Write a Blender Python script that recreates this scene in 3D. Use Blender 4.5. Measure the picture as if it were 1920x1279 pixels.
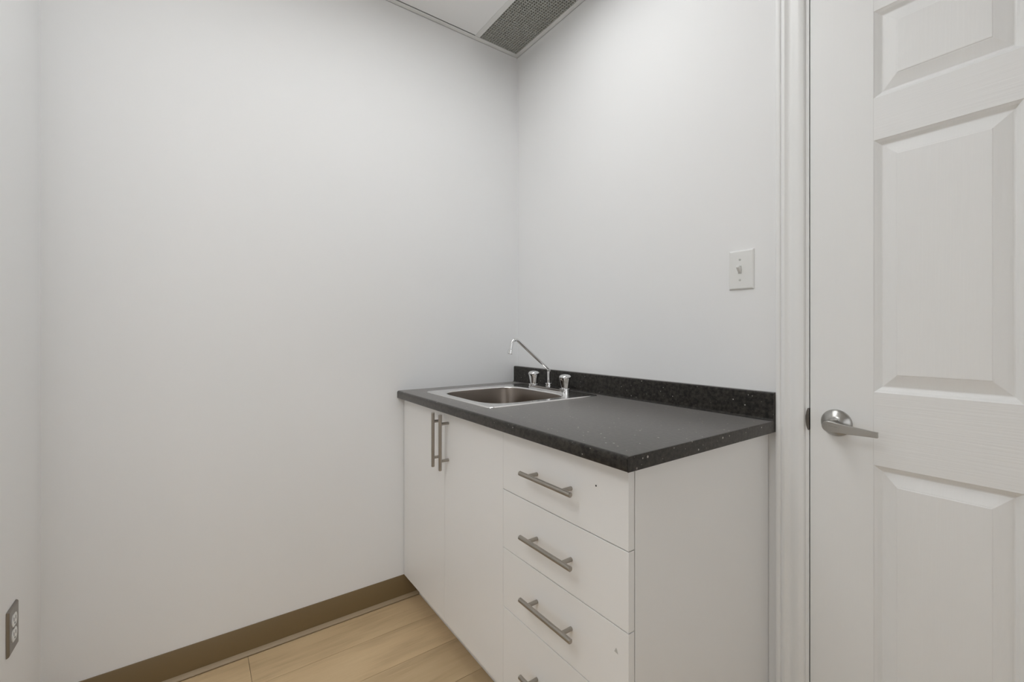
import bpy, bmesh, math, random
from mathutils import Vector, Matrix
random.seed(7)
for o in list(bpy.data.objects):
    bpy.data.objects.remove(o)
S = bpy.context.scene
COL = S.collection

# ------------------------------------------------------------------ camera, world, exposure
W_IMG, H_IMG = 1920, 1279
cam_d = bpy.data.cameras.new('camera')
cam = bpy.data.objects.new('camera', cam_d); COL.objects.link(cam)
cam.location = (1.7954, -1.3095, 1.1222)
cam.rotation_euler = (math.radians(90), 0, 0.952)
cam_d.sensor_fit = 'HORIZONTAL'; cam_d.sensor_width = 36.0
cam_d.lens = 829.885 / W_IMG * 36.0
cam_d.shift_y = -(639.5 - 624.3) / W_IMG
cam_d.clip_start = 0.02
S.camera = cam

world = bpy.data.worlds.new('world'); S.world = world; world.use_nodes = True
world.node_tree.nodes['Background'].inputs[0].default_value = (0.02, 0.02, 0.02, 1)
world.node_tree.nodes['Background'].inputs[1].default_value = 1.0

S.view_settings.view_transform = 'Standard'
S.view_settings.look = 'None'
S.view_settings.gamma = 1
S.view_settings.use_curve_mapping = False
S.view_settings.exposure = 0.11
LAMP_STRENGTH = {'A': 4.05, 'B': 7.2}     # lamp above the worktop, added fill lamp in the room extension
LAMP_COLOR = (0.974, 0.994, 1.010)
WB = (-2.4, -0.4, 0.55, 2.15)      # added fill window behind the camera: y0, y1, z0, z1
WF = (0.60, 2.40, 0.55, 2.15)        # added fill window in the far wall: x0, x1, z0, z1
FILL_BACK, FILL_FAR = 19.0, 10.0  # power of the added fill lights
FILL_COLOR = (0.970, 0.991, 1.015)
for nm, en, loc, rot, sx_, sy_ in (('added_fill_back', FILL_BACK, (3.6 + 0.35, -1.4, 1.35), (0, math.radians(90), 0), 1.9, 2.3), ('added_fill_far', FILL_FAR, (1.5, -3.2 - 0.35, 1.35), (math.radians(90), 0, 0), 2.1, 1.9)):  # unseen area lights added outside the invented windows as fill
    ld = bpy.data.lights.new(nm, 'AREA'); ld.shape = 'RECTANGLE'; ld.size = sx_; ld.size_y = sy_
    ld.energy = en; ld.color = FILL_COLOR
    lo = bpy.data.objects.new(nm, ld); COL.objects.link(lo); lo.location = loc; lo.rotation_euler = rot

# ------------------------------------------------------------------ room dimensions (metres)
XR = 3.6            # far end of the room behind the camera
YF_ = -3.2          # far side of the room extension added for fill light
XP = 0.40           # end of the short partition that carries the outlet
YW = -1.67          # wall with the outlet
HC = 2.5007         # suspended ceiling
CT, CB = 0.8798, 0.8485     # worktop top / underside
CL, CD = 1.2224, -0.6241    # worktop length / front edge
BS = 0.9575         # top of backsplash
YF = -0.594         # face of cabinet fronts
CX = 1.200          # outer face of the cabinet end panel

# ------------------------------------------------------------------ materials
def nt(name):
    m = bpy.data.materials.new(name); m.use_nodes = True
    t = m.node_tree
    return m, t, t.nodes['Principled BSDF']

def add(t, kind, **kw):
    n = t.nodes.new(kind)
    for k, v in kw.items():
        if k in n.inputs: n.inputs[k].default_value = v
        else: setattr(n, k, v)
    return n

def coords(t, scale=(1, 1, 1)):
    tc = add(t, 'ShaderNodeTexCoord'); mp = add(t, 'ShaderNodeMapping')
    t.links.new(tc.outputs['Object'], mp.inputs['Vector'])
    mp.inputs['Scale'].default_value = scale
    return mp.outputs['Vector']

def bump(t, b, height, strength, dist):
    n = add(t, 'ShaderNodeBump'); n.inputs['Strength'].default_value = strength
    n.inputs['Distance'].default_value = dist
    t.links.new(height, n.inputs['Height']); t.links.new(n.outputs['Normal'], b.inputs['Normal'])

def plain(name, col, rough=0.5, metal=0.0, spec=0.5):
    m, t, b = nt(name)
    b.inputs['Base Color'].default_value = (*col, 1); b.inputs['Roughness'].default_value = rough
    b.inputs['Metallic'].default_value = metal; b.inputs['Specular IOR Level'].default_value = spec
    return m

def painted(name, col, rough, var=0.01, bscale=350, bstr=0.08, spec=0.4):
    m, t, b = nt(name)
    v = coords(t)
    n1 = add(t, 'ShaderNodeTexNoise', Scale=2.2, Detail=3.0); t.links.new(v, n1.inputs['Vector'])
    r = add(t, 'ShaderNodeMapRange'); t.links.new(n1.outputs['Fac'], r.inputs['Value'])
    r.inputs['To Min'].default_value = 1 - var; r.inputs['To Max'].default_value = 1 + var
    mx = add(t, 'ShaderNodeVectorMath', operation='SCALE'); mx.inputs[0].default_value = col
    t.links.new(r.outputs['Result'], mx.inputs['Scale']); t.links.new(mx.outputs[0], b.inputs['Base Color'])
    b.inputs['Roughness'].default_value = rough; b.inputs['Specular IOR Level'].default_value = spec
    n2 = add(t, 'ShaderNodeTexNoise', Scale=bscale, Detail=2.0); t.links.new(v, n2.inputs['Vector'])
    bump(t, b, n2.outputs['Fac'], bstr, 0.001)
    return m

def embossed(name, col, rough, scale, strength, cathedral=False):
    """white moulded door skin with pressed wood grain running across scale's small axis"""
    m, t, b = nt(name)
    b.inputs['Base Color'].default_value = (*col, 1); b.inputs['Roughness'].default_value = rough
    b.inputs['Specular IOR Level'].default_value = 0.4
    if cathedral:
        v0 = coords(t, (1, 1, 0.30))
        n0 = add(t, 'ShaderNodeTexNoise', Scale=5.5, Detail=1.0); t.links.new(v0, n0.inputs['Vector'])
        mu = add(t, 'ShaderNodeMath', operation='MULTIPLY'); mu.inputs[1].default_value = 170
        t.links.new(n0.outputs['Fac'], mu.inputs[0])
        sn = add(t, 'ShaderNodeMath', operation='SINE'); t.links.new(mu.outputs[0], sn.inputs[0])
        v1 = coords(t, scale); n1 = add(t, 'ShaderNodeTexNoise', Scale=1.0, Detail=2.0); t.links.new(v1, n1.inputs['Vector'])
        ad = add(t, 'ShaderNodeMath', operation='MULTIPLY_ADD'); ad.inputs[1].default_value = 0.28
        t.links.new(sn.outputs[0], ad.inputs[0]); t.links.new(n1.outputs['Fac'], ad.inputs[2])
        h = ad.outputs[0]
    else:
        v1 = coords(t, scale); n1 = add(t, 'ShaderNodeTexNoise', Scale=1.0, Detail=2.5); t.links.new(v1, n1.inputs['Vector'])
        h = n1.outputs['Fac']
    bump(t, b, h, strength, 0.001)
    return m

def laminate():
    m, t, b = nt('black_speckled_laminate')
    v = coords(t)
    n1 = add(t, 'ShaderNodeTexNoise', Scale=95.0, Detail=4.0, Roughness=0.65); t.links.new(v, n1.inputs['Vector'])
    r1 = add(t, 'ShaderNodeValToRGB'); t.links.new(n1.outputs['Fac'], r1.inputs['Fac'])
    r1.color_ramp.elements[0].position = 0.38; r1.color_ramp.elements[0].color = (0.0065, 0.0056, 0.0047, 1)
    r1.color_ramp.elements[1].position = 0.72; r1.color_ramp.elements[1].color = (0.050, 0.044, 0.037, 1)
    vo = add(t, 'ShaderNodeTexVoronoi', Scale=88.0); t.links.new(v, vo.inputs['Vector'])
    lt = add(t, 'ShaderNodeMath', operation='LESS_THAN'); t.links.new(vo.outputs['Distance'], lt.inputs[0])
    sep = add(t, 'ShaderNodeSeparateColor'); t.links.new(vo.outputs['Color'], sep.inputs[0])
    gt = add(t, 'ShaderNodeMath', operation='GREATER_THAN'); t.links.new(sep.outputs[0], gt.inputs[0]); gt.inputs[1].default_value = 0.74
    sz = add(t, 'ShaderNodeMath', operation='MULTIPLY'); t.links.new(sep.outputs[1], sz.inputs[0]); sz.inputs[1].default_value = 0.24
    t.links.new(sz.outputs[0], lt.inputs[1])
    mm = add(t, 'ShaderNodeMath', operation='MULTIPLY'); t.links.new(lt.outputs[0], mm.inputs[0]); t.links.new(gt.outputs[0], mm.inputs[1])
    mb = add(t, 'ShaderNodeMath', operation='MULTIPLY'); t.links.new(mm.outputs[0], mb.inputs[0]); t.links.new(sep.outputs[2], mb.inputs[1])
    mix = add(t, 'ShaderNodeMix', data_type='RGBA'); t.links.new(mb.outputs[0], mix.inputs[0])
    t.links.new(r1.outputs['Color'], mix.inputs[6]); mix.inputs[7].default_value = (0.50, 0.47, 0.43, 1)
    t.links.new(mix.outputs[2], b.inputs['Base Color'])
    b.inputs['Roughness'].default_value = 0.30; b.inputs['Specular IOR Level'].default_value = 0.26
    b.inputs['Sheen Weight'].default_value = 0.62; b.inputs['Sheen Roughness'].default_value = 0.35; b.inputs['Sheen Tint'].default_value = (1.0, 0.96, 0.92, 1)   # extra sheen at grazing angles stands in for a broad glossy reflection
    n2 = add(t, 'ShaderNodeTexNoise', Scale=600.0, Detail=1.0); t.links.new(v, n2.inputs['Vector'])
    bump(t, b, n2.outputs['Fac'], 0.03, 0.001)
    return m

def brushed(name, col, rough, scale, bstr=0.05, aniso=0.0):
    m, t, b = nt(name)
    b.inputs['Metallic'].default_value = 1.0
    b.inputs['Base Color'].default_value = (*col, 1)
    v = coords(t, scale)
    n = add(t, 'ShaderNodeTexNoise', Scale=1.0, Detail=2.0); t.links.new(v, n.inputs['Vector'])
    r = add(t, 'ShaderNodeMapRange'); t.links.new(n.outputs['Fac'], r.inputs['Value'])
    r.inputs['To Min'].default_value = rough * 0.8; r.inputs['To Max'].default_value = rough * 1.2
    t.links.new(r.outputs['Result'], b.inputs['Roughness'])
    b.inputs['Anisotropic'].default_value = aniso
    bump(t, b, n.outputs['Fac'], bstr, 0.001)
    return m

def oak():
    m, t, b = nt('oak_vinyl')
    oi = add(t, 'ShaderNodeObjectInfo')
    tc = add(t, 'ShaderNodeTexCoord')
    ofs = add(t, 'ShaderNodeVectorMath', operation='SCALE'); ofs.inputs[0].default_value = (3.1, 7.7, 5.3)
    t.links.new(oi.outputs['Random'], ofs.inputs['Scale'])
    va = add(t, 'ShaderNodeVectorMath', operation='ADD'); t.links.new(tc.outputs['Object'], va.inputs[0]); t.links.new(ofs.outputs[0], va.inputs[1])
    def mapped(s):
        mp = add(t, 'ShaderNodeMapping'); t.links.new(va.outputs[0], mp.inputs['Vector']); mp.inputs['Scale'].default_value = s
        return mp.outputs['Vector']
    n0 = add(t, 'ShaderNodeTexNoise', Scale=1.0, Detail=2.0); t.links.new(mapped((7, 2.2, 1)), n0.inputs['Vector'])
    n1 = add(t, 'ShaderNodeTexNoise', Scale=1.0, Detail=6.0, Roughness=0.6, Distortion=0.4); t.links.new(mapped((48, 4.5, 1)), n1.inputs['Vector'])
    n2 = add(t, 'ShaderNodeTexNoise', Scale=1.0, Detail=3.0); t.links.new(mapped((300, 9.0, 1)), n2.inputs['Vector'])
    a = add(t, 'ShaderNodeMath', operation='MULTIPLY_ADD'); t.links.new(n0.outputs['Fac'], a.inputs[0]); a.inputs[1].default_value = 0.75
    a2 = add(t, 'ShaderNodeMath', operation='MULTIPLY'); t.links.new(n1.outputs['Fac'], a2.inputs[0]); a2.inputs[1].default_value = 0.38
    t.links.new(a2.outputs[0], a.inputs[2])
    a3 = add(t, 'ShaderNodeMath', operation='MULTIPLY_ADD'); t.links.new(n2.outputs['Fac'], a3.inputs[0]); a3.inputs[1].default_value = 0.16
    t.links.new(a.outputs[0], a3.inputs[2])
    r = add(t, 'ShaderNodeValToRGB'); t.links.new(a3.outputs[0], r.inputs['Fac'])
    e = r.color_ramp.elements
    e[0].position = 0.36; e[0].color = (0.40, 0.275, 0.150, 1)
    e[1].position = 0.95; e[1].color = (0.70, 0.525, 0.305, 1)
    k = e.new(0.62); k.color = (0.60, 0.43, 0.238, 1)
    hv = add(t, 'ShaderNodeHueSaturation'); t.links.new(r.outputs['Color'], hv.inputs['Color'])
    mr = add(t, 'ShaderNodeMapRange'); t.links.new(oi.outputs['Random'], mr.inputs['Value'])
    mr.inputs['To Min'].default_value = 0.86; mr.inputs['To Max'].default_value = 1.1
    t.links.new(mr.outputs['Result'], hv.inputs['Value']); hv.inputs['Saturation'].default_value = 0.95
    t.links.new(hv.outputs['Color'], b.inputs['Base Color'])
    b.inputs['Roughness'].default_value = 0.55; b.inputs['Specular IOR Level'].default_value = 0.35
    bump(t, b, n2.outputs['Fac'], 0.15, 0.0006)
    return m

WALL = (0.88, 0.88, 0.877)
M = dict(
    wall=painted('white_wall_paint', WALL, 0.75, 0.008, 260, 0.10, 0.3),
    ceil=painted('white_ceiling_tile', (0.90, 0.90, 0.895), 0.9, 0.01, 500, 0.15, 0.2),
    gridm=plain('white_enamel_grid', (0.80, 0.80, 0.78), 0.45),
    trim=painted('white_trim_paint', (0.88, 0.88, 0.87), 0.40, 0.005, 200, 0.04, 0.45),
    door_v=embossed('door_skin_vertical_grain', (0.88, 0.88, 0.87), 0.42, (260, 1, 7), 0.25),
    door_h=embossed('door_skin_horizontal_grain', (0.88, 0.88, 0.87), 0.42, (7, 1, 260), 0.50),
    door_p=embossed('door_skin_panel_grain', (0.88, 0.88, 0.87), 0.42, (240, 1, 8), 0.50, True),
    white=painted('white_melamine', (0.91, 0.905, 0.895), 0.38, 0.004, 300, 0.015, 0.45),
    edge=plain('white_edge_band', (0.82, 0.82, 0.80), 0.35),
    lam=laminate(),
    steel=brushed('stainless_steel', (0.90, 0.89, 0.875), 0.18, (2, 160, 160), 0.0),
    bowl=brushed('shaded_brushed_bowl', (0.23, 0.197, 0.170), 0.30, (3, 3, 40), 0.0),  # dark brown paints the bowl's dim surroundings into the steel
    chrome=plain('chrome', (0.82, 0.82, 0.82), 0.06, 1.0),
    nickel=brushed('brushed_nickel_pull', (0.40, 0.37, 0.33), 0.34, (300, 60, 300), 0.02),
    satin=brushed('satin_nickel_lever', (0.46, 0.45, 0.43), 0.30, (15, 200, 200), 0.02),
    strike=brushed('dark_strike_metal', (0.22, 0.20, 0.18), 0.35, (100, 100, 100), 0.02),
    base=painted('brown_vinyl_base', (0.190, 0.130, 0.060), 0.38, 0.04, 120, 0.02, 0.5),
    oak=oak(),
    lit_toe=painted('tan_lit_toe', (0.35, 0.265, 0.165), 0.42, 0.04, 120, 0.02, 0.45),  # lighter tan paints in the light caught by the base's toe
    sub=plain('dark_subfloor', (0.05, 0.04, 0.03), 0.9),
    grille=plain('grey_grille_aluminium', (0.55, 0.55, 0.52), 0.55, 0.0, 0.3),
    plenum=plain('dark_plenum', (0.03, 0.03, 0.028), 0.9),
    plastic=plain('white_switch_plastic', (0.82, 0.82, 0.80), 0.35),
    outlet=brushed('grey_metal_wall_plate', (0.30, 0.28, 0.255), 0.38, (200, 200, 20), 0.02),
    screw=plain('painted_screw', (0.55, 0.55, 0.53), 0.4),
    dark=plain('dark_void', (0.02, 0.02, 0.02), 0.8),
    cabin=plain('cabinet_interior', (0.6, 0.6, 0.58), 0.6),
)
for key in LAMP_STRENGTH:
    m, t, b = nt('lit_diffuser')
    b.inputs['Base Color'].default_value = (0.8, 0.8, 0.8, 1)
    b.inputs['Emission Color'].default_value = (*LAMP_COLOR, 1); b.inputs['Emission Strength'].default_value = LAMP_STRENGTH[key]
    M['lamp' + key] = m
m, t, b = nt('added_window_glass')
b.inputs['Base Color'].default_value = (1, 1, 1, 1); b.inputs['Roughness'].default_value = 0.0
tr = add(t, 'ShaderNodeBsdfTransparent'); gl = add(t, 'ShaderNodeBsdfGlossy', Roughness=0.0); fr = add(t, 'ShaderNodeFresnel', IOR=1.45); mxs = add(t, 'ShaderNodeMixShader')
t.links.new(fr.outputs[0], mxs.inputs[0]); t.links.new(tr.outputs[0], mxs.inputs[1]); t.links.new(gl.outputs[0], mxs.inputs[2])
t.links.new(mxs.outputs[0], t.nodes['Material Output'].inputs[0])
M['glass'] = m

# ------------------------------------------------------------------ mesh helpers
def bx(bm, x0, x1, y0, y1, z0, z1, bev=0.0, seg=2, mi=0):
    r = bmesh.ops.create_cube(bm, size=1.0)
    vs = r['verts']
    for v in vs:
        v.co = Vector(((x0 + x1) / 2 + v.co.x * (x1 - x0), (y0 + y1) / 2 + v.co.y * (y1 - y0), (z0 + z1) / 2 + v.co.z * (z1 - z0)))
    fs = set(f for v in vs for f in v.link_faces)
    for f in fs: f.material_index = mi
    if bev > 0:
        es = set(e for v in vs for e in v.link_edges)
        r = bmesh.ops.bevel(bm, geom=list(es), offset=bev, segments=seg, profile=0.5, affect='EDGES', clamp_overlap=True)
        for f in r['faces']: f.material_index = mi
    return bm

def box(x0, x1, y0, y1, z0, z1, bev=0.0, seg=2):
    return bx(bmesh.new(), x0, x1, y0, y1, z0, z1, bev, seg)

def prism(bm, poly, axis, a, b_):
    """extrude a closed polygon along an axis; poly holds the two other coordinates in xyz order"""
    def P(p, s):
        c = list(p); c.insert(axis, s); return c
    v0 = [bm.verts.new(P(p, a)) for p in poly]; v1 = [bm.verts.new(P(p, b_)) for p in poly]
    n = len(poly)
    bm.faces.new(v0); bm.faces.new(list(reversed(v1)))
    for i in range(n):
        bm.faces.new((v0[i], v1[i], v1[(i + 1) % n], v0[(i + 1) % n]))
    bmesh.ops.recalc_face_normals(bm, faces=bm.faces[:])
    return bm

def tube(bm, pts, rad, n=16, cap=True):
    pts = [Vector(p) for p in pts]
    if not isinstance(rad, (list, tuple)): rad = [rad] * len(pts)
    rings = []
    t0 = (pts[1] - pts[0]).normalized()
    u = t0.orthogonal().normalized()
    for i, p in enumerate(pts):
        if i == 0: t_ = t0
        elif i == len(pts) - 1: t_ = (pts[i] - pts[i - 1]).normalized()
        else: t_ = ((pts[i + 1] - p).normalized() + (p - pts[i - 1]).normalized()).normalized()
        u = (u - t_ * u.dot(t_)).normalized(); w = t_.cross(u)
        rings.append([bm.verts.new(p + (u * math.cos(2 * math.pi * k / n) + w * math.sin(2 * math.pi * k / n)) * rad[i]) for k in range(n)])
    for a, c in zip(rings, rings[1:]):
        for k in range(n):
            bm.faces.new((a[k], a[(k + 1) % n], c[(k + 1) % n], c[k]))
    if cap:
        bm.faces.new(list(reversed(rings[0]))); bm.faces.new(rings[-1])
    return bm

def rod(bm, a, c, r, n=18, ch=0.0012):
    a = Vector(a); c = Vector(c); d = (c - a).normalized()
    return tube(bm, [a, a + d * ch, c - d * ch, c], [r - ch, r, r, r - ch], n)

def lathe(bm, prof, origin, axis='z', n=40, mod=None):
    """prof: (radius, height) pairs; mod(r, h, angle) can change the radius"""
    o = Vector(origin)
    rings = []
    for r, h in prof:
        ring = []
        for k in range(n):
            a = 2 * math.pi * k / n
            rr = mod(r, h, a) if mod else r
            if axis == 'z': p = Vector((rr * math.cos(a), rr * math.sin(a), h))
            elif axis == '-y': p = Vector((rr * math.cos(a), -h, rr * math.sin(a)))
            elif axis == '+y': p = Vector((-rr * math.cos(a), h, rr * math.sin(a)))
            ring.append(bm.verts.new(o + p))
        rings.append(ring)
    for a, c in zip(rings, rings[1:]):
        for k in range(n):
            bm.faces.new((a[k], a[(k + 1) % n], c[(k + 1) % n], c[k]))
    bm.faces.new(list(reversed(rings[0]))); bm.faces.new(rings[-1])
    bmesh.ops.recalc_face_normals(bm, faces=bm.faces[:])
    return bm

def wloc(o):
    v = Vector((0, 0, 0))
    while o: v = v + o.location; o = o.parent
    return v

def obj(name, bm, mats, parent=None, smooth=False, ang=35, origin=None):
    if not isinstance(mats, (list, tuple)): mats = [mats]
    base = wloc(parent) if parent else Vector((0, 0, 0))
    og = Vector(origin) if origin else base
    bmesh.ops.translate(bm, verts=bm.verts[:], vec=-og)
    me = bpy.data.meshes.new(name); bm.to_mesh(me); bm.free()
    for mt in mats: me.materials.append(M[mt] if isinstance(mt, str) else mt)
    if smooth:
        for p in me.polygons: p.use_smooth = True
        me.set_sharp_from_angle(angle=math.radians(ang))
    o = bpy.data.objects.new(name, me); COL.objects.link(o)
    if parent: o.parent = parent
    o.location = og - base
    return o

def tag(o, label, cat, group=None):
    o['label'] = label; o['category'] = cat
    if group: o['group'] = group
    return o

def struct(o, label=None, cat=None):
    o['kind'] = 'structure'
    if label: o['label'] = label
    if cat: o['category'] = cat
    return o

def thing(name, label, cat, loc, group=None):
    o = bpy.data.objects.new(name, None); COL.objects.link(o)
    o.location = loc; o.empty_display_size = 0.05
    return tag(o, label, cat, group)

def arc(cx, cy, r, a0, a1, n):
    return [(cx + r * math.cos(math.radians(a0 + (a1 - a0) * i / n)), cy + r * math.sin(math.radians(a0 + (a1 - a0) * i / n))) for i in range(n + 1)]

# ------------------------------------------------------------------ room shell
DX0, DX1, DZ = 1.3037, 2.1617, 2.030          # door slab
JX0 = 1.2870                                  # jamb / wall edge
TH = 0.12
struct(obj('wall_left', box(-TH, 0, YW - TH, TH, -0.05, HC + 0.30), 'wall'),
       'large blank white painted wall on the left, brown base along its foot', 'wall')
bm = bmesh.new()
bx(bm, 0, JX0, 0, TH, -0.05, HC + 0.30)
bx(bm, DX1 + DX0 - JX0, XR + TH, 0, TH, -0.05, HC + 0.30)
bx(bm, JX0, DX1 + DX0 - JX0, 0, TH, DZ + 0.0167, HC + 0.30)
struct(obj('wall_right', bm, 'wall'), 'white painted wall behind the worktop with the light switch and the door', 'wall')
struct(obj('wall_front', box(0, XP, YW - TH, YW, -0.05, HC + 0.30), 'wall'),
       'narrow sliver of white wall at the left edge, with the grey outlet', 'wall')
def window_wall(name, axis, at, a0, a1, w0, w1, z0, z1, sgn, label):
    bm = bmesh.new()
    def part(p0, p1, q0, q1):
        if axis == 'x': bx(bm, min(at, at + sgn * TH), max(at, at + sgn * TH), p0, p1, q0, q1)
        else: bx(bm, p0, p1, min(at, at + sgn * TH), max(at, at + sgn * TH), q0, q1)
    part(a0, w0, -0.05, HC + 0.30); part(w1, a1, -0.05, HC + 0.30)
    part(w0, w1, -0.05, z0); part(w0, w1, z1, HC + 0.30)
    struct(obj(name, bm, 'wall'), label, 'wall')
window_wall('wall_back', 'x', XR, YF_, 0, WB[0], WB[1], WB[2], WB[3], 1, 'white wall behind the camera with an added fill window')
window_wall('wall_far', 'y', YF_, XP - TH, XR + TH, WF[0], WF[1], WF[2], WF[3], -1, 'white far wall of the added room extension with a fill window, out of view')
struct(obj('wall_side', box(XP - TH, XP, YF_, YW - TH, -0.05, HC + 0.30), 'wall'), 'white side wall of the added extension beyond the partition', 'wall')
def window(name, axis, at, w0, w1, z0, z1, sgn, label):  # added windows, out of view, that let the fill light in
    f = 0.05
    def b_(bm, p0, p1, q0, q1, d0, d1):
        lo, hi = sorted((at + sgn * d0, at + sgn * d1))
        if axis == 'x': bx(bm, lo, hi, p0, p1, q0, q1)
        else: bx(bm, p0, p1, lo, hi, q0, q1)
    bm = bmesh.new()
    b_(bm, w0, w0 + f, z0, z1, 0.02, 0.08); b_(bm, w1 - f, w1, z0, z1, 0.02, 0.08)
    b_(bm, w0 + f, w1 - f, z0, z0 + f, 0.02, 0.08); b_(bm, w0 + f, w1 - f, z1 - f, z1, 0.02, 0.08)
    m_ = (w0 + w1) / 2
    b_(bm, m_ - 0.02, m_ + 0.02, z0 + f, z1 - f, 0.03, 0.07)
    w = struct(obj(name, bm, 'trim'), label, 'window')
    for p0, p1 in ((w0 + f, m_ - 0.02), (m_ + 0.02, w1 - f)):
        g = bmesh.new(); b_(g, p0, p1, z0 + f, z1 - f, 0.048, 0.052)
        obj('pane', g, 'glass', w)
window('added_window_1', 'x', XR, *WB, 1, 'added white framed two-pane window for fill light behind the camera')
window('added_window_2', 'y', YF_, *WF, -1, 'added white framed two-pane window for fill light in the far wall')

# floor: sub-floor with single vinyl planks laid along y
flo = struct(obj('floor', (lambda b_: bx(bx(b_, 0, XR, YW, 0.0, -0.05, -0.005), XP, XR, YF_, YW, -0.05, -0.005))(bmesh.new()), 'sub'), 'light oak plank floor', 'floor')
edges = [0.0, 0.177, 0.352, 0.530, 0.75]
while edges[-1] < XR: edges.append(min(XR, edges[-1] + 0.178))
cuts = {0: [-1.165], 1: [-0.42], 2: [-1.48, -0.30]}
for i in range(len(edges) - 1):
    ys = cuts.get(i) or [-(0.25 + (i * 0.47) % 1.2)]
    far = YW if edges[i] < XP else YF_
    if far < YW: ys = ys + [ys[0] - 1.22, ys[0] - 2.44]
    ys = [far] + sorted(y for y in ys if y > far) + [0.0]
    for y0, y1 in zip(ys, ys[1:]):
        if y1 - y0 < 0.05: continue
        g = 0.0006
        cx, cy = (edges[i] + edges[i + 1]) / 2, (y0 + y1) / 2
        pb = box(edges[i] + g, edges[i + 1] - g, y0 + g, y1 - g, -0.005, 0.0)
        p = obj('plank', pb, 'oak', flo, origin=(cx, cy, 0))

# suspended ceiling
ce = struct(obj('ceiling', (lambda b_: bx(bx(b_, 0, XR, YW, 0, HC + 0.19, HC + 0.30), XP, XR, YF_, YW, HC + 0.19, HC + 0.30))(bmesh.new()), 'plenum'), 'suspended ceiling of white tiles', 'ceiling')
TX = [0.0, XP, 0.50, 1.11, 1.72, 2.33, 2.94, XR]; TY = [YF_, -2.689, YW, -1.467, -0.247]
LIT = {'A': (0.50, 1.11, -1.467, -0.247), 'B': (1.11, 1.72, -2.689, YW)}
for i in range(7):
    for j in range(4):
        cx, cy = (TX[i] + TX[i + 1]) / 2, (TY[j] + TY[j + 1]) / 2
        if cx < XP and cy < YW or i == 1 and cy > YW: continue
        if any(q[0] < cx < q[1] and q[2] < cy < q[3] for q in LIT.values()): continue
        obj('ceiling_tile', box(TX[i] + (0.0275 if i == 0 else 0.004), TX[i + 1 + (i == 0)] - 0.004, TY[j] + 0.004, TY[j + 1] - 0.004, HC + 0.0008, HC + 0.015), 'ceil', ce)
bm = bmesh.new()
for y in TY[1:]:
    xa = XP + 0.02 if y <= YW else 0.02
    bx(bm, xa, XR - 0.02, y - 0.012, y + 0.0122, HC - 0.0002, HC + 0.0007); bx(bm, xa, XR - 0.02, y - 0.001, y + 0.001, HC + 0.003, HC + 0.035)
for x in (0.50, 1.11, 1.72, 2.33, 2.94):
    ya = YF_ + 0.02
    bx(bm, x - 0.012, x + 0.012, ya, -0.24, HC - 0.0001, HC + 0.0006); bx(bm, x - 0.001, x + 0.001, ya, -0.25, HC + 0.003, HC + 0.035)
obj('ceiling_grid', bm, 'gridm', ce)
def angle_trim(n, x0, x1, y0, y1, wall):
    bm = bmesh.new()
    bx(bm, x0, x1, y0, y1, HC - 0.001, HC + 0.001)
    if wall == 'y0': bx(bm, x0, x1, -0.0016, 0, HC - 0.001, HC + 0.022)
    if wall == 'yw': bx(bm, x0, x1, YW, YW + 0.0016, HC - 0.001, HC + 0.022)
    if wall == 'x0': bx(bm, 0, 0.0016, y0, y1, HC - 0.001, HC + 0.022)
    if wall == 'x1': bx(bm, XR - 0.0016, XR, y0, y1, HC - 0.001, HC + 0.022)
    struct(obj('trim_%d' % n, bm, 'gridm'), {'y0': 'white metal wall angle where ceiling meets the right wall', 'x0': 'white metal wall angle where ceiling meets the left wall',
        'yw': 'white metal wall angle above the outlet wall', 'x1': 'white metal wall angle behind the camera'}[wall], 'trim')
angle_trim(1, 0, XR, -0.0215, 0, 'y0')
angle_trim(2, 0, 0.0235, YW, -0.0215, 'x0')
angle_trim(3, 0.0235, XP, YW, YW + 0.0225, 'yw')
angle_trim(4, XR - 0.0225, XR, YF_, -0.0215, 'x1')

# cove base
def cove(n, side):
    t_, hgt = 0.0035, 0.0985
    prof = [(0, 0), (t_, 0), (t_, hgt - 0.002), (t_ - 0.0012, hgt), (0, hgt)]
    lit_toe = [(t_, 0.0022), (0.0165, 0.0022), (0.0180, 0.0034), (0.0178, 0.0050), (0.0160, 0.0068), (0.0058, 0.0130), (t_, 0.0135)]
    bm, b2 = bmesh.new(), bmesh.new()
    if side == 'left':
        prism(bm, prof, 1, YW, -0.531); prism(b2, lit_toe, 1, YW + 0.018, -0.531)
    else:
        prism(bm, [(YW + p[0], p[1]) for p in prof], 0, t_, XP); prism(b2, [(YW + p[0], p[1]) for p in lit_toe], 0, 0.018, XP)
    o = obj('baseboard_' + side, bm, 'base', None, True, 40)
    st = obj('lit_toe_strip', b2, 'lit_toe', o, True, 40); st['label'] = 'added thin strip along the foot of the base, tan for the light on its toe'
    return o
struct(cove(1, 'left'), 'brown vinyl base with its lit toe painted tan along the foot of the left wall', 'baseboard')
struct(cove(2, 'front'), 'brown vinyl base with its lit toe painted tan under the outlet', 'baseboard')

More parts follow.
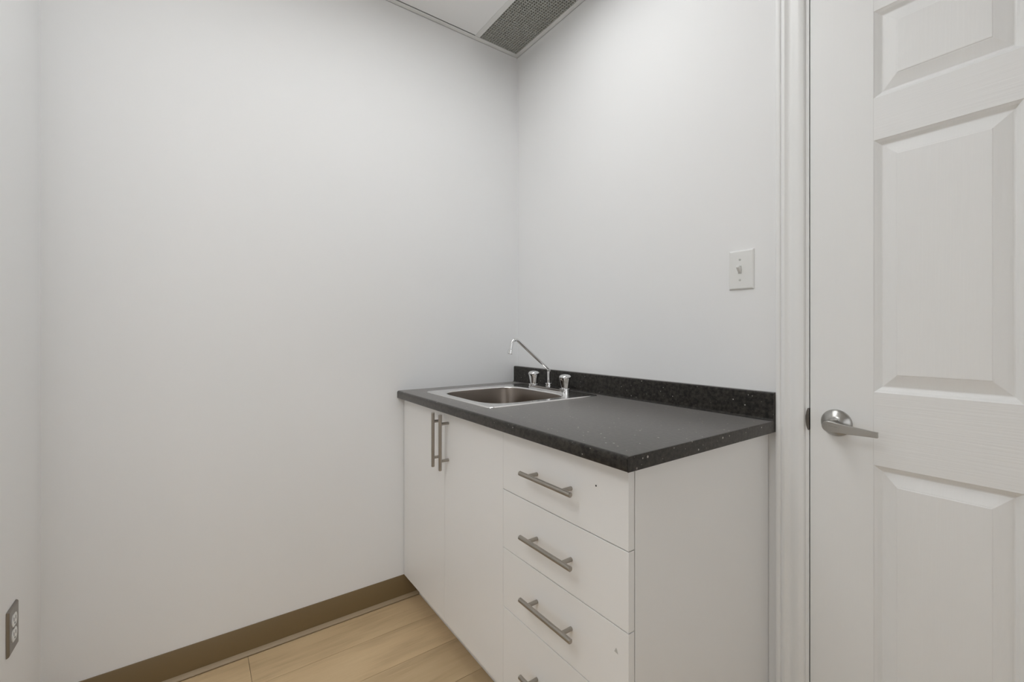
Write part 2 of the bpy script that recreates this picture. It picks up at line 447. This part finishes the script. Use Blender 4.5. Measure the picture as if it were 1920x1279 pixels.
# ------------------------------------------------------------------ ceiling lights (out of view): one above the worktop, one added for fill
for key, lab in (('A', 'recessed ceiling light with a flat lit diffuser above the worktop'), ('B', 'added recessed ceiling light with a flat lit diffuser, fill near the far wall')):
    x0, x1, y0, y1 = LIT[key]
    t = thing('ceiling_light', lab, 'light', ((x0 + x1) / 2, (y0 + y1) / 2, HC), 'recessed ceiling lights')
    x0, x1, y0, y1 = x0 + 0.013, x1 - 0.013, y0 + 0.013, y1 - 0.013
    bm = bmesh.new()
    for a in ((x0, x1, y0, y0 + 0.02), (x0, x1, y1 - 0.02, y1), (x0, x0 + 0.02, y0 + 0.02, y1 - 0.02), (x1 - 0.02, x1, y0 + 0.02, y1 - 0.02)):
        bx(bm, *a, HC - 0.001, HC + 0.06)
    bx(bm, x0, x1, y0, y1, HC + 0.06, HC + 0.07)
    obj('light_frame', bm, 'gridm', t)
    obj('diffuser', box(x0 + 0.021, x1 - 0.021, y0 + 0.021, y1 - 0.021, HC + 0.040, HC + 0.044), 'lamp' + key, t)

# ------------------------------------------------------------------ egg-crate ceiling grille strip along the right wall
GX0, GX1, GY0, GY1 = 0.0238, XR - 0.024, -0.2345, -0.0220
t = thing('ceiling_grille', 'grey egg-crate strip grille in the ceiling along the right wall', 'grille', ((GX0 + GX1) / 2, (GY0 + GY1) / 2, HC))
bm = bmesh.new()
P_ = 0.0127; th = 0.0022; dep = 0.0115
ny = int(round((GY1 - GY0) / P_)); nx = int(round((GX1 - GX0) / P_))
for k in range(1, ny):
    y = GY0 + (GY1 - GY0) * k / ny
    bx(bm, GX0, GX1, y - th / 2, y + th / 2, HC + 0.0015, HC + 0.0015 + dep)
for k in range(1, nx):
    x = GX0 + (GX1 - GX0) * k / nx
    bx(bm, x - th / 2, x + th / 2, GY0, GY1, HC + 0.0015, HC + 0.0015 + dep)
g = obj('egg_crate', bm, 'grille', t); g['kind'] = 'stuff'
bm = bmesh.new()
for a in ((GX0, GX1, GY0, GY0 + 0.002), (GX0, GX1, GY1 - 0.002, GY1), (GX0, GX0 + 0.002, GY0 + 0.002, GY1 - 0.002), (GX1 - 0.002, GX1, GY0 + 0.002, GY1 - 0.002)):
    bx(bm, *a, HC + 0.0012, HC + 0.016)
obj('grille_frame', bm, 'grille', t)
bm = bmesh.new()
for a in ((GX0, GX1, GY0 - 0.002, GY0), (GX0, GX1, GY1, GY1 + 0.002), (GX0 - 0.002, GX0, GY0, GY1), (GX1, GX1 + 0.002, GY0, GY1)):
    bx(bm, *a, HC + 0.017, HC + 0.12)
bx(bm, GX0, GX1, GY0, GY1, HC + 0.12, HC + 0.125)
obj('duct_box', bm, 'plenum', t)

# ------------------------------------------------------------------ door with jamb and casing
# casing: moulded profile, outer edge thick, inner edge thin
CSX = 1.2234
prof = [(0, 0), (0, 0.0105), (0.0015, 0.0128), (0.005, 0.0142), (0.0095, 0.0142), (0.0122, 0.0130), (0.0132, 0.0102), (0.0148, 0.0100), (0.0165, 0.0122), (0.0195, 0.0130), (0.0235, 0.0126),
        (0.0285, 0.0090), (0.0330, 0.0070), (0.0375, 0.0068), (0.0420, 0.0082), (0.0480, 0.0100), (0.0550, 0.0108), (0.0575, 0.0106), (0.0640, 0.0088), (0.0675, 0.0068), (0.0693, 0.0035), (0.0695, 0.0015), (0.0695, 0)]
bm = bmesh.new()
prism(bm, [(CSX + p[0], -p[1]) for p in prof], 2, 0.0, DZ + 0.02 + 0.0590)
xm = DX0 + DX1 - CSX
prism(bm, [(xm - p[0], -p[1]) for p in prof], 2, 0.0, DZ + 0.02 + 0.0590)
prism(bm, [(-p[1], DZ + 0.02 + 0.0590 - p[0]) for p in prof], 0, CSX + 0.0695, xm - 0.0695)
cas = struct(obj('trim_5', bm, 'trim', None, True, 28), 'white moulded casing around the door', 'trim')
# jamb
bm = bmesh.new()
bx(bm, JX0, DX0 - 0.0028, 0.0002, TH, 0, DZ + 0.0167)
bx(bm, DX1 + 0.0028, DX1 + DX0 - JX0, 0.0002, TH, 0, DZ + 0.0167)
bx(bm, DX0 - 0.0028, DX1 + 0.0028, 0.0002, TH, DZ + 0.003, DZ + 0.0167)
bx(bm, DX0 - 0.0028, DX0 + 0.010, 0.0375, 0.05, 0, DZ + 0.003)
bx(bm, DX1 - 0.010, DX1 + 0.0028, 0.0375, 0.05, 0, DZ + 0.003)
jam = struct(obj('trim_6', bm, 'trim'), 'white door jamb with metal strike plate', 'trim')
# strike plate with its rounded lip curling out of the jamb
zc = 0.8965
pts = []
N = 14
for i in range(N + 1):
    a = math.radians(-90 + 180 * i / N)
    pts.append((DX0 - 0.0033 - 0.0066 * max(0.0, math.cos(a)), zc + 0.0285 * math.sin(a)))
bm = bmesh.new()
prism(bm, [(p[0], p[1]) for p in pts], 1, -0.0018, 0.0004)
bx(bm, DX0 - 0.0042, DX0 - 0.0024, -0.0030, 0.030, zc - 0.0285, zc + 0.0285)
tube(bm, [(DX0 - 0.0033, -0.0024, zc - 0.0285), (DX0 - 0.0033, -0.0024, zc + 0.0285)], 0.0016, 10)
sp = obj('strike_plate', bm, 'strike', jam, True, 35); sp['label'] = 'dark metal strike plate'

# slab: stiles, rails and mullions, six moulded raised panels
PXS = [(1.4375, 1.6728), (DX0 + DX1 - 1.6728, DX0 + DX1 - 1.4375)]
PZS = [(0.240, 0.8085), (0.9815, 1.5788), (1.6787, 1.8855)]
YB = 0.035
bm = bmesh.new()
z0, z1 = 0.008, DZ
bx(bm, DX0, PXS[0][0], 0, YB, z0, z1, 0.0008, 1, 0)
bx(bm, PXS[1][1], DX1, 0, YB, z0, z1, 0.0008, 1, 0)
for a, c in ((z0, PZS[0][0]), (PZS[0][1], PZS[1][0]), (PZS[1][1], PZS[2][0]), (PZS[2][1], z1)):
    bx(bm, PXS[0][0], PXS[1][1], 0, YB, a, c, 0, 1, 1)
for a, c in PZS:
    bx(bm, PXS[0][1], PXS[1][0], 0, YB, a, c, 0, 1, 0)
door = struct(obj('door_1', bm, ['door_v', 'door_h']), 'white six-panel interior door with a nickel lever', 'door')
RINGS = [(0.0, 0.0), (0.0015, 0.0016), (0.0060, 0.0045), (0.0115, 0.0102), (0.0130, 0.0112), (0.0150, 0.0112), (0.0165, 0.0104), (0.0400, 0.0018), (0.0420, 0.0014), (0.0428, 0.0006), (0.0440, 0.0002)]
def panel(x0, x1, z0, z1):
    bm = bmesh.new(); rs = []
    for o_, d in RINGS:
        rs.append([bm.verts.new((x, d, z)) for x, z in ((x0 + o_, z0 + o_), (x1 - o_, z0 + o_), (x1 - o_, z1 - o_), (x0 + o_, z1 - o_))])
    for a, c in zip(rs, rs[1:]):
        for k in range(4): bm.faces.new((a[k], a[(k + 1) % 4], c[(k + 1) % 4], c[k]))
    bm.faces.new(rs[-1])
    bk = [bm.verts.new((x, YB, z)) for x, z in ((x0, z0), (x1, z0), (x1, z1), (x0, z1))]
    for k in range(4): bm.faces.new((bk[k], bk[(k + 1) % 4], rs[0][(k + 1) % 4], rs[0][k]))
    bm.faces.new(list(reversed(bk)))
    bmesh.ops.recalc_face_normals(bm, faces=bm.faces[:])
    return bm
for a in PXS:
    for c in PZS:
        obj('panel', panel(*a, *c), 'door_p', door, origin=((a[0] + a[1]) / 2, 0, c[0]))
# lever handle: coned rosette, neck and flat tapering lever
HX, HZ = 1.3625, 0.8965
bm = bmesh.new()
lathe(bm, [(0.0335, 0), (0.0335, 0.003), (0.0328, 0.0045), (0.0300, 0.0075), (0.0255, 0.0115), (0.0205, 0.0150), (0.0165, 0.0175), (0.0150, 0.0180)], (HX, 0, HZ), '-y', 48)
dh = obj('door_handle', bm, 'satin', door, True, 40); dh['label'] = 'satin nickel lever handle'
bm = bmesh.new()
lathe(bm, [(0.0125, 0.0185), (0.0125, 0.036), (0.0120, 0.046)], (HX, 0, HZ), '-y', 28)
# flat lever: outline in the door plane, swept gently back towards the door at its tip
def lever():
    b2 = bmesh.new(); L_ = 0.094; R_ = 0.0130
    st = []
    for a in (172, 160, 145, 130, 115):                       # rounded hub end
        st.append((HX + R_ * math.cos(math.radians(a)), R_ * math.sin(math.radians(a))))
    for i in range(15):
        k = i / 14
        st.append((HX + L_ * k, R_ - (R_ - 0.0066) * min(1, k * 1.1)))
    loops = []
    for x, h in st:
        k = max(0, (x - HX) / L_)
        y = -0.056 + 0.009 * k * k; z = HZ - 0.0025 - 0.0060 * k; e = min(0.0010, h * 0.4)
        loops.append([b2.verts.new(p) for p in ((x, y + e, z + h), (x, y, z + h - e), (x, y, z - h + e), (x, y + e, z - h), (x, y + 0.0075, z - h), (x, y + 0.0085, z - h + e), (x, y + 0.0085, z + h - e), (x, y + 0.0075, z + h))])
    for p, q in zip(loops, loops[1:]):
        for k in range(8): b2.faces.new((p[k], p[(k + 1) % 8], q[(k + 1) % 8], q[k]))
    b2.faces.new(list(reversed(loops[0]))); b2.faces.new(loops[-1])
    bmesh.ops.recalc_face_normals(b2, faces=b2.faces[:])
    me = bpy.data.meshes.new('tmp'); b2.to_mesh(me); b2.free(); return me
me = lever(); bm.from_mesh(me); bpy.data.meshes.remove(me)
obj('lever', bm, 'satin', dh, True, 24)

# ------------------------------------------------------------------ base cabinet
cab = thing('base_cabinet', 'white base cabinet under the black worktop, two doors and four drawers with bar pulls', 'cabinet', (CX / 2, -0.30, 0))
PT = 0.018; yc = YF + PT + 0.0022        # front edge of the carcass
DIV = 0.7465
bm = bmesh.new()
for x in (0.002, DIV - PT / 2): bx(bm, x, x + PT, yc, -0.002, 0.1, CB - 0.0005)
bx(bm, 0.002 + PT, CX - PT, yc, -0.002, 0.1, 0.1 + PT)
bx(bm, 0.002 + PT, CX - PT, -0.010, -0.002, 0.1 + PT, CB - 0.0005)
bx(bm, 0.002 + PT, CX - PT, yc, yc + 0.09, CB - 0.0005 - PT, CB - 0.0005)
obj('carcass', bm, 'cabin', cab)
bm = bmesh.new()
prism(bm, [(yc, 0.1), (yc, CB - 0.0005), (-0.002, CB - 0.0005), (-0.002, 0.0005), (-0.530, 0.0005), (-0.530, 0.1)], 0, CX - PT, CX)
obj('end_panel', bm, 'white', cab)
obj('toe_kick', box(0.002, CX - PT, -0.531, -0.531 + PT, 0.0005, 0.1), 'white', cab)
def front(x0, x1, z0, z1):
    return box(x0, x1, YF, YF + PT, z0, z1, 0.0007, 2)
proto = []
def pull(parent, center, vertical):
    """bar pull: 193 mm bar on two posts 128 mm apart; copies share one mesh"""
    if not proto:
        bm = bmesh.new()
        rod(bm, (-0.0965, -0.0320, 0), (0.0965, -0.0320, 0), 0.0060, 20)
        for s in (-0.064, 0.064): tube(bm, [(s, 0, 0), (s, -0.028, 0)], 0.0050, 14)
        me = bpy.data.meshes.new('handle'); bm.to_mesh(me); bm.free()
        me.materials.append(M['nickel'])
        for p in me.polygons: p.use_smooth = True
        me.set_sharp_from_angle(angle=math.radians(35))
        proto.append(me)
    o = bpy.data.objects.new('handle', proto[0]); COL.objects.link(o)
    o.parent = parent; o.location = Vector(center) - wloc(parent)
    if vertical: o.rotation_euler = (0, math.radians(90), 0)
    o['label'] = 'brushed nickel bar pull'
    return o
ZB, ZT = 0.0985, 0.8440
GAPX = 0.3795
for x0, x1, hx in ((0.0035, GAPX - 0.0009, GAPX - 0.0285), (GAPX + 0.0009, DIV - 0.0004, GAPX + 0.0285)):
    d = obj('cabinet_door', front(x0, x1, ZB, ZT), 'white', cab, origin=((x0 + x1) / 2, YF, ZB))
    pull(d, (hx, YF, 0.7430), True)
zs = [ZB, 0.3400, 0.5085, 0.6755, ZT]
hz = [0.2280, 0.4285, 0.5910, 0.7575]
for k in (3, 2, 1, 0):
    d = obj('drawer', front(DIV + 0.0004, CX - 0.0005, zs[k] + (0.0011 if k else 0), zs[k + 1] - 0.0011), 'white', cab, origin=((DIV + CX) / 2, YF, zs[k]))
    pull(d, (0.9660, YF, hz[k]), False)
    if k == 3:
        h = obj('screw_hole', lathe(bmesh.new(), [(0.0021, 0.0), (0.0021, 0.0006)], (1.1095, YF, 0.7860), '-y', 12), 'dark', d)
    if k == 1:
        b_ = bmesh.new()
        prism(b_, [(1.1620, 0.4530), (1.1720, 0.4515), (1.1690, 0.4600), (1.1665, 0.4625)], 1, YF - 0.0003, YF + 0.001)
        obj('chip', b_, 'screw', d)

# ------------------------------------------------------------------ worktop
SX0, SX1, SY0, SY1 = 0.111, 0.602, -0.547, -0.046        # sink rim
bm = bmesh.new()
r = 0.009
poly = [(-0.0008, CB), (-0.0008, CT)] + [(CD + r + r * math.cos(math.radians(a)), CT - r + r * math.sin(math.radians(a))) for a in range(90, 181, 15)] \
     + [(CD + 0.003 + 0.003 * math.cos(math.radians(a)), CB + 0.003 + 0.003 * math.sin(math.radians(a))) for a in (180, 225, 270)]
prism(bm, poly, 0, 0.0008, CL - 0.001)
wt = obj('countertop', bm, 'lam', None, True, 40, origin=(CL / 2, CD / 2, CB))
cut = obj('cutter', box(SX0 + 0.014, SX1 - 0.014, SY0 + 0.014, SY1 - 0.014, CB - 0.1, CT + 0.1), 'lam')
md = wt.modifiers.new('cut', 'BOOLEAN'); md.operation = 'DIFFERENCE'; md.object = cut; md.solver = 'EXACT'
bpy.context.view_layer.update()
dg = bpy.context.evaluated_depsgraph_get()
new = bpy.data.meshes.new_from_object(wt.evaluated_get(dg))
wt.modifiers.clear(); old = wt.data; wt.data = new; bpy.data.meshes.remove(old)
bpy.data.objects.remove(cut)
wt.data.set_sharp_from_angle(angle=math.radians(40))
tag(wt, 'black speckled laminate worktop with raised backsplash, holding the sink', 'worktop')
bm = bmesh.new()
cv = 0.008; bt = -0.0205
poly = [(-0.0008, CT + 0.0002), (bt - cv, CT + 0.0002)] + [(bt - cv + cv * math.cos(math.radians(a)), CT + 0.0002 + cv + cv * math.sin(math.radians(a))) for a in (-75, -60, -45, -30, -15, 0)] \
     + [(bt + 0.006 + 0.006 * math.cos(math.radians(a)), BS - 0.006 + 0.006 * math.sin(math.radians(a))) for a in (180, 157, 135, 112, 90)] + [(-0.0008, BS)]
prism(bm, poly, 0, 0.0008, CL - 0.001)
obj('backsplash', bm, 'lam', wt, True, 40)
bm = bmesh.new()
bx(bm, CL - 0.001, CL, CD + 0.001, -0.0008, CB, CT - 0.0005)
bx(bm, CL - 0.001, CL, bt, -0.0008, CT - 0.0005, BS - 0.001)
obj('end_cap', bm, 'lam', wt)

# ------------------------------------------------------------------ sink
bcx, bcy = 0.3515, -0.325
bwx, bwy = 0.2010, 0.1830
NB = 360
def ray_rrect(a, x0, x1, y0, y1, r):
    """distance from the bowl centre to a rounded rectangle along angle a"""
    dx, dy = math.cos(a), math.sin(a)
    lo, hi = 0.0, 1.0
    cx_, cy_, hx, hy = (x0 + x1) / 2, (y0 + y1) / 2, (x1 - x0) / 2, (y1 - y0) / 2
    def inside(s):
        px, py = abs(bcx + dx * s - cx_), abs(bcy + dy * s - cy_)
        qx, qy = px - hx + r, py - hy + r
        d = math.hypot(max(qx, 0), max(qy, 0)) + min(max(qx, qy), 0) - r
        return d < 0
    for _ in range(40):
        mid = (lo + hi) / 2
        if inside(mid): lo = mid
        else: hi = mid
    return lo
def ray_super(a, wx, wy, n):
    return (abs(math.cos(a) / wx) ** n + abs(math.sin(a) / wy) ** n) ** (-1 / n)
ang = sorted(set([2 * math.pi * k / NB for k in range(NB)]))
rings = []
def rr(off, z, r=0.022): rings.append([(bcx + math.cos(a) * s, bcy + math.sin(a) * s, z) for a in ang for s in [ray_rrect(a, SX0 + off, SX1 - off, SY0 + off, SY1 - off, max(0.004, r - off))]])
def rs(k, z, n): rings.append([(bcx + math.cos(a) * s, bcy + math.sin(a) * s, z) for a in ang for s in [ray_super(a, bwx + k, bwy + k, n)]])
zt = CT + 0.0004
rr(0.0, zt); rr(0.0006, zt + 0.0016); rr(0.0025, zt + 0.0030); rr(0.0055, zt + 0.0035); rr(0.0090, zt + 0.0031); rr(0.0120, zt + 0.0024); rr(0.0150, zt + 0.0022)
rr(0.0180, zt + 0.0021); rs(0.0100, zt + 0.0021, 4.4); rs(0.0080, zt + 0.0020, 4.4); rs(0.0055, zt + 0.0017, 4.4); rs(0.0035, zt + 0.0011, 4.4); rs(0.0018, zt + 0.0001, 4.4); rs(0.0006, zt - 0.0014, 4.4); rs(0.0, zt - 0.0030, 4.4); rs(-0.0008, zt - 0.006, 4.4); rs(-0.002, zt - 0.010, 4.4)
rs(-0.010, CT - 0.100, 4.2); rs(-0.014, CT - 0.128, 4.0); rs(-0.024, CT - 0.146, 3.8); rs(-0.045, CT - 0.156, 3.4); rs(-0.10, CT - 0.160, 2.6); rs(-0.143, CT - 0.163, 2.0)
sk = thing('sink', 'square stainless steel drop-in sink set in the left end of the worktop', 'sink', ((SX0 + SX1) / 2, (SY0 + SY1) / 2, CT))
def strip(rgs, cap):
    bm = bmesh.new()
    vv = [[bm.verts.new(p) for p in rg] for rg in rgs]
    for a, c in zip(vv, vv[1:]):
        for k in range(len(a)): bm.faces.new((a[k], a[(k + 1) % len(a)], c[(k + 1) % len(a)], c[k]))
    if cap: bm.faces.new(vv[-1])
    bmesh.ops.recalc_face_normals(bm, faces=bm.faces[:])
    if sum(f.normal.z for f in bm.faces) < 0: bmesh.ops.reverse_faces(bm, faces=bm.faces[:])
    return bm
obj('sink_rim', strip(rings[:15], False), 'steel', sk, True, 60)
obj('bowl', strip(rings[14:], True), 'bowl', sk, True, 60)
bm = bmesh.new()
lathe(bm, [(0.040, 0), (0.040, 0.0015), (0.034, 0.0025), (0.028, 0.0005), (0.020, 0.0002)], (bcx, bcy, CT - 0.1630), 'z', 32)
obj('drain', bm, 'chrome', sk, True, 40)

# ------------------------------------------------------------------ faucet
FX, FY = 0.3590, -0.0955
zd = zt + 0.0023
fa = thing('faucet', 'chrome two-handle faucet with angled tube spout at the back of the sink', 'faucet', (FX, FY, zd))
kx = 0.1022
bm = bmesh.new()
# low cast body: bar between two round bases
def rnd_bar(bm, hw, z0, z1, xe):
    pts = arc(FX + xe, FY, hw, -90, 90, 14) + arc(FX - xe, FY, hw, 90, 270, 14)
    prism(bm, [(p[0], p[1]) for p in pts], 2, z0, z1)
rnd_bar(bm, 0.0225, zd, zd + 0.0030, kx)
rnd_bar(bm, 0.0205, zd + 0.0030, zd + 0.0085, kx)
rnd_bar(bm, 0.0170, zd + 0.0085, zd + 0.0120, kx)
for s in (-1, 1):
    lathe(bm, [(0.0222, zd + 0.0030), (0.0222, zd + 0.0065), (0.0200, zd + 0.0075), (0.0200, zd + 0.0115), (0.0222, zd + 0.0125), (0.0222, zd + 0.0150), (0.0205, zd + 0.0165)], (FX + s * kx, FY, 0), 'z', 36)
obj('faucet_body', bm, 'chrome', fa, True, 30)
zk = zd + 0.0168
def flute(r, h, a):
    k = (h - zk) / 0.054
    depth = 0.16 * max(0.0, min(1.0, (0.80 - k) / 0.25)) * (0.35 + 0.65 * k)
    return r * (1 - depth * (0.5 - 0.5 * math.cos(6 * a)) ** 0.8)
for s in (-1, 1):
    bm = bmesh.new()
    lathe(bm, [(0.0150, zk), (0.0162, zk + 0.006), (0.0178, zk + 0.014), (0.0197, zk + 0.023), (0.0217, zk + 0.032), (0.0234, zk + 0.038), (0.0246, zk + 0.0420), (0.0242, zk + 0.0450), (0.0225, zk + 0.0490), (0.0175, zk + 0.0525), (0.0100, zk + 0.0545), (0.0030, zk + 0.0550)], (FX + s * kx, FY, 0), 'z', 72, flute)
    obj('knob', bm, 'chrome', fa, True, 45)
# spout: collar, riser, inclined tube, downturned outlet
bm = bmesh.new()
lathe(bm, [(0.0125, zd + 0.0115), (0.0125, zd + 0.0130), (0.0138, zd + 0.0140), (0.0138, zd + 0.0170), (0.0118, zd + 0.0180), (0.0118, zd + 0.0230), (0.0140, zd + 0.0240), (0.0140, zd + 0.0275), (0.0125, zd + 0.0285)], (FX, FY, 0), 'z', 32)
obj('spout_collar', bm, 'chrome', fa, True, 30)
P0 = Vector((FX, FY, zd + 0.025)); P1 = Vector((FX, FY, 0.9670)); P2 = Vector((FX, -0.2810, 1.1100)); P3 = Vector((FX, -0.2940, 1.0530))
def fillet(a, b_, c, r):
    d1 = (a - b_).normalized(); d2 = (c - b_).normalized()
    th_ = d1.angle(d2); tl = r / math.tan(th_ / 2)
    ctr = b_ + (d1 + d2).normalized() * (r / math.sin(th_ / 2))
    s, e = b_ + d1 * tl, b_ + d2 * tl
    out = []
    for i in range(11):
        v = (s - ctr).lerp(e - ctr, i / 10).normalized() * r
        out.append(ctr + v)
    return out
path = [P0] + fillet(P0, P1, P2, 0.016) + fillet(P1, P2, P3, 0.020) + [P3]
bm = bmesh.new()
tube(bm, path, 0.0066, 20)
dn = (P3 - path[-2]).normalized()
A = P3 - dn * 0.004
tube(bm, [A, A + dn * 0.002, A + dn * 0.018, A + dn * 0.0195], [0.0074, 0.0096, 0.0100, 0.0086], 24)
obj('spout', bm, 'chrome', fa, True, 35)

# ------------------------------------------------------------------ light switch
sx0, sx1, sz0, sz1 = 1.0885, 1.1615, 1.2500, 1.3660
sw = thing('light_switch', 'white toggle light switch on the wall left of the door', 'switch', ((sx0 + sx1) / 2, 0, sz0))
def plate_bm(x0, x1, z0, z1, y, sgn, d=0.0052, b_=0.0045):
    bm = bmesh.new(); rs = []
    for o_, dd in ((0, 0), (0.0002, d * 0.35), (b_ * 0.45, d * 0.80), (b_, d)):
        rs.append([bm.verts.new((px, y + sgn * dd, pz)) for px, pz in ((x0 + o_, z0 + o_), (x1 - o_, z0 + o_), (x1 - o_, z1 - o_), (x0 + o_, z1 - o_))])
    for a, c in zip(rs, rs[1:]):
        for k in range(4): bm.faces.new((a[k], a[(k + 1) % 4], c[(k + 1) % 4], c[k]))
    bm.faces.new(rs[-1]); bm.faces.new(list(reversed(rs[0])))
    bmesh.ops.recalc_face_normals(bm, faces=bm.faces[:])
    return bm
obj('cover_plate', plate_bm(sx0, sx1, sz0, sz1, -0.0004, -1), 'plastic', sw)
cxs, czs = (sx0 + sx1) / 2 - 0.003, (sz0 + sz1) / 2
bm = bmesh.new()
bx(bm, cxs - 0.0052, cxs + 0.0052, -0.0060, -0.0050, czs - 0.0120, czs + 0.0120)
obj('toggle_slot', bm, 'screw', sw)
bm = bmesh.new()
prism(bm, [(-0.0058, czs - 0.0095), (-0.0058, czs + 0.0075), (-0.0185, czs + 0.0125), (-0.0195, czs + 0.0060), (-0.0085, czs - 0.0070)], 0, cxs - 0.0042, cxs + 0.0042)
bmesh.ops.bevel(bm, geom=bm.edges[:], offset=0.0008, segments=2, profile=0.5, affect='EDGES')
obj('toggle', bm, 'plastic', sw)
for s in (-1, 1):
    obj('screw', lathe(bmesh.new(), [(0.0032, 0.0050), (0.0030, 0.0062), (0.0015, 0.0068)], (cxs, -0.0004, czs + s * 0.0300), '-y', 16), 'screw', sw, True)

# ------------------------------------------------------------------ wall outlet
ox0, ox1, oz0, oz1 = 0.2125, 0.2815, 0.3660, 0.4715
ou = thing('wall_outlet', 'duplex outlet with grey metal plate low on the wall at far left', 'outlet', ((ox0 + ox1) / 2, YW, oz0))
obj('cover_plate', plate_bm(ox0, ox1, oz0, oz1, YW + 0.0004, 1, 0.0055, 0.0035), 'outlet', ou)
oc = 0.2495
for s in (-1, 1):
    zc = 0.4220 + s * 0.0175
    pts = [(oc + 0.0175 * math.cos(a), zc + min(0.0138, max(-0.0138, 0.0175 * math.sin(a)))) for a in [2 * math.pi * k / 36 for k in range(36)]]
    bm = bmesh.new(); prism(bm, pts, 1, YW + 0.0050, YW + 0.0075)
    rc = obj('receptacle', bm, 'plastic', ou); rc['label'] = 'white receptacle face'
    bm = bmesh.new()
    for q in (-0.0063, 0.0063): bx(bm, oc + q - 0.0012, oc + q + 0.0012, YW + 0.0070, YW + 0.0077, zc - 0.001, zc + 0.0075)
    lathe(bm, [(0.0024, 0.0070), (0.0024, 0.0077)], (oc, YW, zc - 0.0075), '+y', 12)
    obj('slot', bm, 'dark', rc)
obj('screw', lathe(bmesh.new(), [(0.0034, 0.0050), (0.0032, 0.0066), (0.0016, 0.0070)], (oc, YW, 0.4220), '+y', 16), 'outlet', ou, True)
